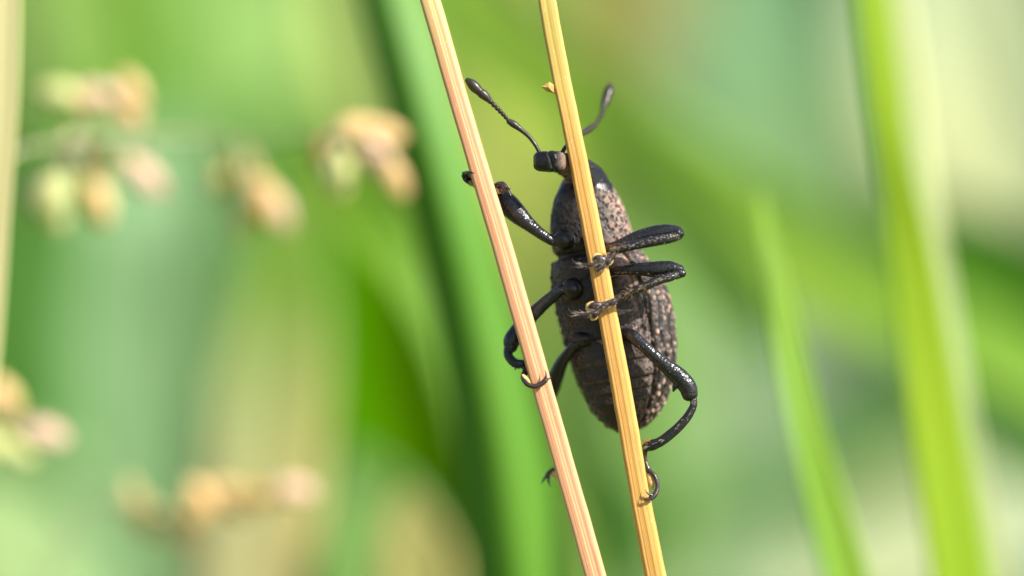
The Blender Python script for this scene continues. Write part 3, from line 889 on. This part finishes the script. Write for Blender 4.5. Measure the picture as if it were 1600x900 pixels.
# --- antennae
def antenna(scape, fun, club):
    mb = MB()
    mb.add(*limb(scape, 10, 16))
    R = []
    a, b = np.array(fun[0]), np.array(fun[1])
    nseg = 7
    for k in range(nseg):
        for u, r in ((0.0, 0.62), (0.25, 0.88), (0.55, 1.0), (0.85, 0.85), (0.98, 0.62)):
            t = (k + u) / nseg
            q = a + (b - a) * t + np.array((math.sin(t * 3.1) * 2.0, math.sin(t * 3.1) * 1.2, 0))
            rr = (3.3 + 1.3 * t) * r
            R.append((*q, rr, rr))
    mb.add(*limb(R, 2, 14))
    mb.add(*limb(club, 8, 18))
    return mb.obj('antenna', M_ant, weevil)
antenna([(845, 243, -4, 3.2, 3.2), (838, 229, -4, 3.2, 3.2), (826, 213, -2, 3.4, 3.4), (812, 201, 0, 4.3, 4.2), (801, 193, 0, 5.6, 5.4), (795, 189.5, 0, 4.4, 4.2)],
        ((796, 190, 0), (764, 156, 2)),
        [(766, 158, 2, 4.2, 4.2), (758, 150, 2, 7.0, 6.6), (753, 146, 2, 7.6, 7), (750, 143.5, 2, 6.9, 6.6), (744, 138, 2, 8.2, 7.6), (736, 130, 2, 7.4, 7), (730, 125, 2, 4.2, 4)])
antenna([(876, 242, 0, 3.2, 3.2), (884, 229, 16, 3.2, 3.2), (896, 217, 40, 3.6, 3.6), (910, 207, 66, 4.2, 4.2), (922, 199, 86, 5.6, 5.4), (931, 192, 98, 4.4, 4.2)],
        ((931, 192, 98), (946, 161, 128)),
        [(945, 163, 127, 4.6, 4.6), (949, 153, 134, 7.2, 7), (952, 144, 140, 7.8, 7.5), (955, 135, 146, 8.3, 8), (957, 128, 150, 5.6, 5.4)])

# --- legs
def seta_obj(spec, mat, parent, name='setae'):
    """thin tapering hairs: (point, direction, length px, radius px)"""
    mb = MB()
    for p_, d_, L, r in spec:
        d_ = np.asarray(d_, float); d_ /= np.linalg.norm(d_) + 1e-9
        bend = rng.normal(0, 0.18, 3)
        C = np.array([np.asarray(p_) + d_ * L * t + bend * L * t * t for t in (0, 0.4, 0.75, 1.0)])
        rr = np.array((r, r * 0.8, r * 0.5, r * 0.15)) * S
        mb.add(*tube(W(C), rr, rr, 4))
    o = mb.obj(name, mat, parent)
    o['kind'] = 'stuff'
    return o
def along(rows_, n, spread, L, r, out=1.0, lo=0.0, hi=1.0, fwd=0.6):
    """hairs round a limb, leaning towards its end"""
    R = hermite(rows_, 12); T, N_, B = frames(R[:, :3]); sp = []
    for _ in range(n):
        i = int(rng.uniform(lo, hi) * (len(R) - 1)); a_ = rng.uniform(*spread)
        d_ = math.cos(a_) * B[i] + math.sin(a_) * N_[i]
        p_ = R[i, :3] + math.cos(a_) * B[i] * R[i, 3] * 0.95 + math.sin(a_) * N_[i] * R[i, 4] * 0.95
        sp.append((p_, d_ * out + T[i] * fwd, L * rng.uniform(0.6, 1.2), r))
    return sp
ALL = (0, 2 * math.pi)
def make_leg(label, femur, tibia, hair=70, gold_at=None, seg_tarsus=None, pads=(), claws=(), brush=(), tube_extra=()):
    mb = MB()
    mb.add(*limb(femur, 12, 28, rough=0.02))
    mb.add(*limb(tibia, 12, 40, rough=0.02, ridge=0.10))
    k = tibia[0]
    for e_ in tube_extra: mb.add(*limb(e_, 8, 18))
    leg = mb.obj('leg', M_leg, weevil)
    leg['label'] = label
    if seg_tarsus:
        tb = MB()
        for r_ in seg_tarsus: tb.add(*limb(r_, 8, 16, rough=0.05))
        tarsus = tb.obj('tarsus', M_tars, leg)
    for p_ in pads:
        mesh_obj('adhesive_pad', *pad_mesh(*p_), leg)
    for c_ in claws:
        V_, F_, U_ = limb(c_, 8, 10)
        mesh_obj('claw', V_, F_, M_tars, leg, uv=U_)
    sp = along(tibia, hair // 4, ALL, 5.5, 0.35, fwd=1.4) + along(femur, hair // 3, ALL, 3.6, 0.3, fwd=1.4)
    for b_ in brush: sp += b_
    sp += along(tibia, hair // 3, (-0.6, 0.0), 5, 0.36, fwd=1.6) + along(tibia, hair // 3, (3.1, 3.8), 5, 0.36, fwd=1.6)
    seta_obj(sp, M_seta, leg)
    if gold_at: seta_obj(gold_at, M_gold, leg, 'golden_setae')
    return leg
def pad_mesh(x, y, d, rx, ry, rd, ang_):
    bmx = bmesh.new(); bmesh.ops.create_icosphere(bmx, subdivisions=3, radius=1)
    V = np.array([v.co for v in bmx.verts]); F = [tuple(v.index for v in f.verts) for f in bmx.faces]; bmx.free()
    V = V * (1 + 0.06 * np.sin(V[:, :1] * 9) * np.sin(V[:, 1:2] * 8))
    V = V * np.array((rx, ry, rd)); c, s_ = math.cos(math.radians(ang_)), math.sin(math.radians(ang_))
    V = np.column_stack((V[:, 0]*c - V[:, 1]*s_, V[:, 0]*s_ + V[:, 1]*c, V[:, 2])) + np.array((x, y, d))
    return W(V), F, M_pad

# right front leg, folded, foot on the golden stem
fem = [(928, 392, 26, 6, 6), (945, 389, 12, 6, 6), (968, 382, 2, 8, 8), (995, 372, -2, 11, 10), (1022, 365, -5, 12.5, 11), (1045, 361, -8, 10.5, 10), (1060, 362, -10, 8.5, 9)]
tib = [(1061, 367, -12, 7, 7), (1050, 371, -20, 7.6, 7), (1030, 375, -25, 8, 7.4), (1005, 380, -28, 7.6, 7), (982, 385, -28, 7.2, 6.6), (964, 389, -27, 7.6, 7), (957, 391, -26, 7, 6.5)]
make_leg('folded front leg with its hairy foot on the golden stem', fem, tib, 150,
         along(tib, 40, ALL, 7, 0.36, lo=0.70, hi=1.0, fwd=1.6),
         [[(962, 392, -27, 3.4, 3.4), (957, 398, -28, 5.4, 5), (952, 404, -29, 6, 5.4)],
          [(954, 402, -29, 4.5, 4), (949, 408, -30, 6.2, 5.5), (944, 411, -30, 6, 5)],
          [(946, 409, -31, 4.5, 4), (940, 406, -32, 6.2, 5), (932, 404, -32, 5.6, 4.6), (929, 404, -31, 3.5, 3.5)],
          [(946, 411, -30, 4.2, 4), (940, 415, -32, 5.4, 4.6), (935, 420, -32, 4.6, 4), (933, 423, -31, 2.5, 2.5)],
          [(943, 411, -34, 2.5, 2.5), (930, 413, -36, 2.8, 2.8), (912, 414.5, -34, 3.4, 3.2), (903, 415, -31, 3.4, 3.2)]],
         [(933, 404, -24, 9, 8.5, 4, 10), (951, 408, -24, 9, 6.5, 4, -60), (936, 418, -25, 6, 4, 4, 125)],
         [[(905, 414, -31, 2.4, 2.2), (898, 411, -32, 1.6, 1.5), (894, 407, -30, 0.8, 0.8), (894, 403, -27, 0.3, 0.3)],
          [(905, 416, -31, 2.4, 2.2), (898, 418, -32, 1.6, 1.5), (893, 418, -29, 0.8, 0.8), (890, 416, -25, 0.3, 0.3)]],
         [along([(940, 412, -36, 3, 3), (912, 415, -34, 3.4, 3.4), (903, 415, -32, 3, 3)], 34, ALL, 8, 0.36, fwd=3.0),
          along([(954, 402, -30, 5.5, 5), (943, 410, -32, 5.5, 5), (932, 404, -33, 5, 4)], 70, ALL, 5, 0.3, fwd=1.8),
          along([(944, 412, -32, 5, 4), (934, 423, -32, 3.5, 3)], 36, ALL, 5, 0.3, fwd=2.2)],
         tube_extra=[[(1052, 364, -14, 7, 6), (1060, 365, -15, 8.5, 8), (1064, 365.5, -15, 6, 6)]])
# right middle leg
fem = [(945, 426, 30, 6, 6), (958, 424, 14, 6.5, 6.5), (980, 421.5, 4, 8, 8), (1003, 420.5, -2, 10.5, 9.5), (1028, 421, -6, 13, 11.5), (1048, 419, -8, 11, 10.5), (1062, 422, -10, 8.5, 9)]
tib = [(1064, 427, -12, 6.6, 6.6), (1052, 431, -20, 6.8, 6.4), (1032, 437, -25, 6.8, 6.4), (1010, 446, -28, 6.6, 6.2), (988, 455, -28, 6.6, 6), (974, 461, -27, 6.8, 6)]
make_leg('bent middle leg with its hairy foot on the golden stem', fem, tib, 150,
         along(tib, 44, ALL, 7, 0.36, lo=0.62, hi=1.0, fwd=1.6),
         [[(973, 460, -27, 3.4, 3.4), (966, 465, -28, 5, 4.8), (961, 469, -29, 5, 4.6)],
          [(962, 468, -29, 4, 4), (955, 473, -30, 5.6, 5), (950, 474, -30, 5, 4.6)],
          [(952, 473, -30, 4, 4), (944, 477, -31, 6, 5), (937, 479, -31, 5, 4.6)],
          [(940, 477, -31, 4.5, 4), (931, 477, -32, 6.2, 5), (924, 478, -31, 5, 4.4), (921, 479, -30, 3, 3)],
          [(940, 480, -30, 4.2, 4), (934, 487, -31, 5.4, 4.6), (929, 493, -31, 4.2, 4), (927, 496, -30, 2.5, 2.5)],
          [(938, 483, -33, 2.6, 2.6), (926, 489, -35, 3, 3), (908, 492, -33, 3.8, 3.4), (899, 491.5, -31, 3.4, 3.2)]],
         [(926, 481, -24, 12, 10, 4, 20), (928, 494, -24, 6, 8, 4, 40), (949, 473, -24, 9, 6, 4, -20)],
         [[(901, 490, -31, 2.4, 2.2), (894, 488, -32, 1.6, 1.5), (889, 485, -30, 0.8, 0.8), (888, 481, -27, 0.3, 0.3)],
          [(901, 493, -31, 2.4, 2.2), (894, 494, -32, 1.6, 1.5), (888, 493, -29, 0.8, 0.8), (886, 490, -25, 0.3, 0.3)]],
         [along([(936, 485, -35, 3, 3), (908, 492, -33, 3.6, 3.6), (899, 491, -31, 3, 3)], 36, ALL, 8, 0.36, fwd=3.0),
          along([(962, 468, -30, 5, 5), (944, 477, -32, 5.5, 5), (924, 478, -32, 4.5, 4)], 80, ALL, 5, 0.3, fwd=1.8)],
         tube_extra=[[(1054, 425, -14, 6.5, 6), (1063, 427, -15, 8, 8), (1067, 427.5, -15, 6, 6)]])
# right hind leg
fem = [(978, 521, 26, 10, 9), (988, 525, 14, 10.5, 10), (1003, 538, 6, 9.5, 9), (1024, 557, 2, 10, 9.5), (1046, 576, 0, 12.5, 11.5), (1064, 592, 0, 14.5, 13), (1075, 606, 0, 14, 12.5), (1078, 617, 0, 12.5, 12)]
tib = [(1082, 620, 0, 6, 6), (1084, 629, -1, 5.4, 5.4), (1078, 645, -3, 6.2, 6), (1066, 661, -4, 6.8, 6.4), (1048, 678, -4, 7.2, 6.6), (1030, 691, -2, 7.4, 6.8), (1015, 697, 2, 8, 7.4), (1009, 699, 4, 6.5, 6.5)]
make_leg('stretched hind leg bowed out to its knee, foot on the edge of the golden stem', fem, tib, 70,
         along(tib, 46, (0.2, 2.9), 7, 0.6, lo=0.82, hi=1.0, fwd=0.6),
         [[(1009, 700, 4, 4, 4), (1008, 712, 6, 3.2, 3.2), (1009, 724, 6, 3.4, 3.4)],
          [(1009, 722, 4, 3, 3), (1012, 731, 2, 4, 4), (1015, 738, 0, 4, 4)],
          [(1013, 734, -4, 3, 3), (1021, 741, -8, 3.4, 3.2), (1026, 752, -10, 3.6, 3.4), (1026.5, 763, -12, 3.6, 3.4), (1021, 774, -16, 4.4, 4), (1016, 778, -18, 4, 3.6)]],
         [(1017, 752, -4, 5.5, 13, 5, -12)],
         [[(1018, 777, -18, 3, 2.6), (1011, 780, -20, 2, 2), (1006, 778, -20, 0.9, 0.9), (1004, 774, -18, 0.3, 0.3)],
          [(1018, 773, -18, 2.6, 2.4), (1013, 771, -20, 1.7, 1.6), (1009, 767, -20, 0.8, 0.8), (1008, 763, -18, 0.3, 0.3)]],
         tube_extra=[[(1058, 598, -2, 6, 6), (1054, 606, -3, 4, 4), (1052, 611, -3, 1.6, 1.6)]])
# left front leg, femur swollen, knee behind the pinkish stem
fem = [(880, 378, 34, 9, 9), (866, 377, 28, 8, 8), (848, 367, 28, 8.5, 8.5), (830, 353, 32, 10.5, 10), (813, 338, 36, 14.5, 13), (799, 324, 40, 17, 15), (788, 312, 42, 16, 14), (780, 303, 42, 12, 11)]
tib = [(782, 303, 44, 9, 9), (768, 298, 46, 8, 8), (748, 288, 42, 7.5, 7.5), (735, 279, 32, 6.5, 6.5), (728, 274, 20, 5.5, 5.5), (726, 272, 12, 4.5, 4.5)]
make_leg('swollen front leg reaching behind the pinkish stem', fem, tib, 30, None,
         [[(730, 283, 22, 3, 3), (746, 288, 24, 4, 4), (762, 289, 24, 4.5, 4.5)],
          [(760, 289, 24, 4.5, 4.5), (772, 291, 22, 5.5, 5), (781, 293, 16, 5, 5)],
          [(778, 288, 16, 4.5, 4), (786, 289, 8, 5.5, 5), (790, 294, 4, 5, 4.5)],
          [(780, 296, 14, 4, 4), (788, 297, 4, 4.5, 4), (791, 298, 0, 3, 3)]],
         [(779, 298, 14, 5, 5, 4, 30), (735, 286, 22, 6, 4, 4, 30)],
         [[(727, 271, 12, 3.8, 3.6), (729, 270, 2, 3.2, 3), (735, 270, -12, 2, 2), (741, 271, -18, 0.6, 0.6)],
          [(724, 274, 14, 3.4, 3.4), (726, 281, 14, 2.2, 2.2), (731, 286, 10, 1.2, 1.2), (735, 286, 4, 0.5, 0.5)],
          [(790, 297, 2, 2.6, 2.4), (795, 301, -4, 1.6, 1.6), (799, 306, -6, 0.5, 0.5)],
          [(790, 293, 2, 2.6, 2.4), (796, 296, -4, 1.6, 1.6), (800, 301, -6, 0.5, 0.5)]],
         [along([(780, 291, 14, 6, 5), (790, 296, 4, 5, 4)], 30, ALL, 6, 0.45, fwd=0.8)])
# left middle leg
fem = [(890, 450, 34, 9, 9), (878, 453, 30, 8.5, 8.5), (860, 466, 32, 9.5, 9), (842, 482, 36, 10.5, 10), (824, 500, 38, 12, 11), (808, 520, 38, 13.5, 12), (799, 536, 36, 13, 12), (798, 544, 34, 10, 10)]
tib = [(796, 543, 34, 8, 8), (794, 554, 30, 6.8, 6.8), (799, 563, 24, 6.8, 6.6), (808, 569, 18, 7, 6.6), (817, 569, 14, 6.6, 6.4)]
make_leg('bent middle leg hooked round the pinkish stem', fem, tib, 36, None,
         [[(817, 571, 14, 4, 4), (820, 577, 10, 4, 4), (822, 583, 4, 4.2, 4.2)],
          [(820, 581, 2, 4, 4), (818, 588, -6, 4.6, 4.4), (820, 595, -14, 4.4, 4.2)],
          [(818, 592, -12, 3.4, 3.2), (824, 600, -20, 3.8, 3.6), (834, 603, -22, 3.8, 3.6), (846, 599, -22, 4.4, 4), (852, 594, -22, 4.2, 4)]],
         [(822, 592, -14, 3.2, 10, 3, -42)],
         [[(850, 595, -22, 3, 2.8), (853, 588, -23, 2, 2), (853, 582, -21, 1, 1), (851, 578, -18, 0.3, 0.3)],
          [(850, 596, -22, 3, 2.8), (856, 592, -22, 2, 2), (860, 590, -19, 1, 1), (862, 588, -15, 0.3, 0.3)],
          [(812, 573, 14, 2.4, 2.2), (806, 575, 12, 1.4, 1.4), (804, 579, 10, 0.4, 0.4)]])
# left hind leg, mostly behind the pinkish stem
fem = [(912, 532, 44, 8, 8), (900, 540, 44, 7.5, 7.5), (886, 555, 54, 8.5, 8.5), (875, 574, 66, 11, 10), (868, 593, 76, 12.5, 11), (864, 612, 84, 10, 9.5), (861, 624, 88, 7, 7)]
tib = [(861, 622, 88, 6.5, 6.5), (865, 650, 92, 6, 6), (874, 690, 92, 6.4, 6.2), (884, 726, 86, 6.8, 6.6), (888, 738, 80, 6, 6)]
make_leg('hind leg mostly hidden behind the pinkish stem', fem, tib, 20, None,
         [[(888, 738, 80, 4, 4), (880, 741, 82, 4.6, 4.4), (872, 743, 84, 4.6, 4.4)],
          [(874, 740, 84, 4, 4), (866, 738, 84, 4.2, 4), (858, 742, 82, 3.6, 3.4), (855, 746, 80, 3.2, 3)]],
         [(868, 745, 82, 7, 6, 5, 30)],
         [[(856, 745, 80, 2.8, 2.8), (850, 752, 78, 1.8, 1.8), (846, 759, 74, 0.4, 0.4)],
          [(857, 746, 80, 2.8, 2.8), (857, 754, 78, 2, 2), (860, 763, 74, 0.4, 0.4)]])
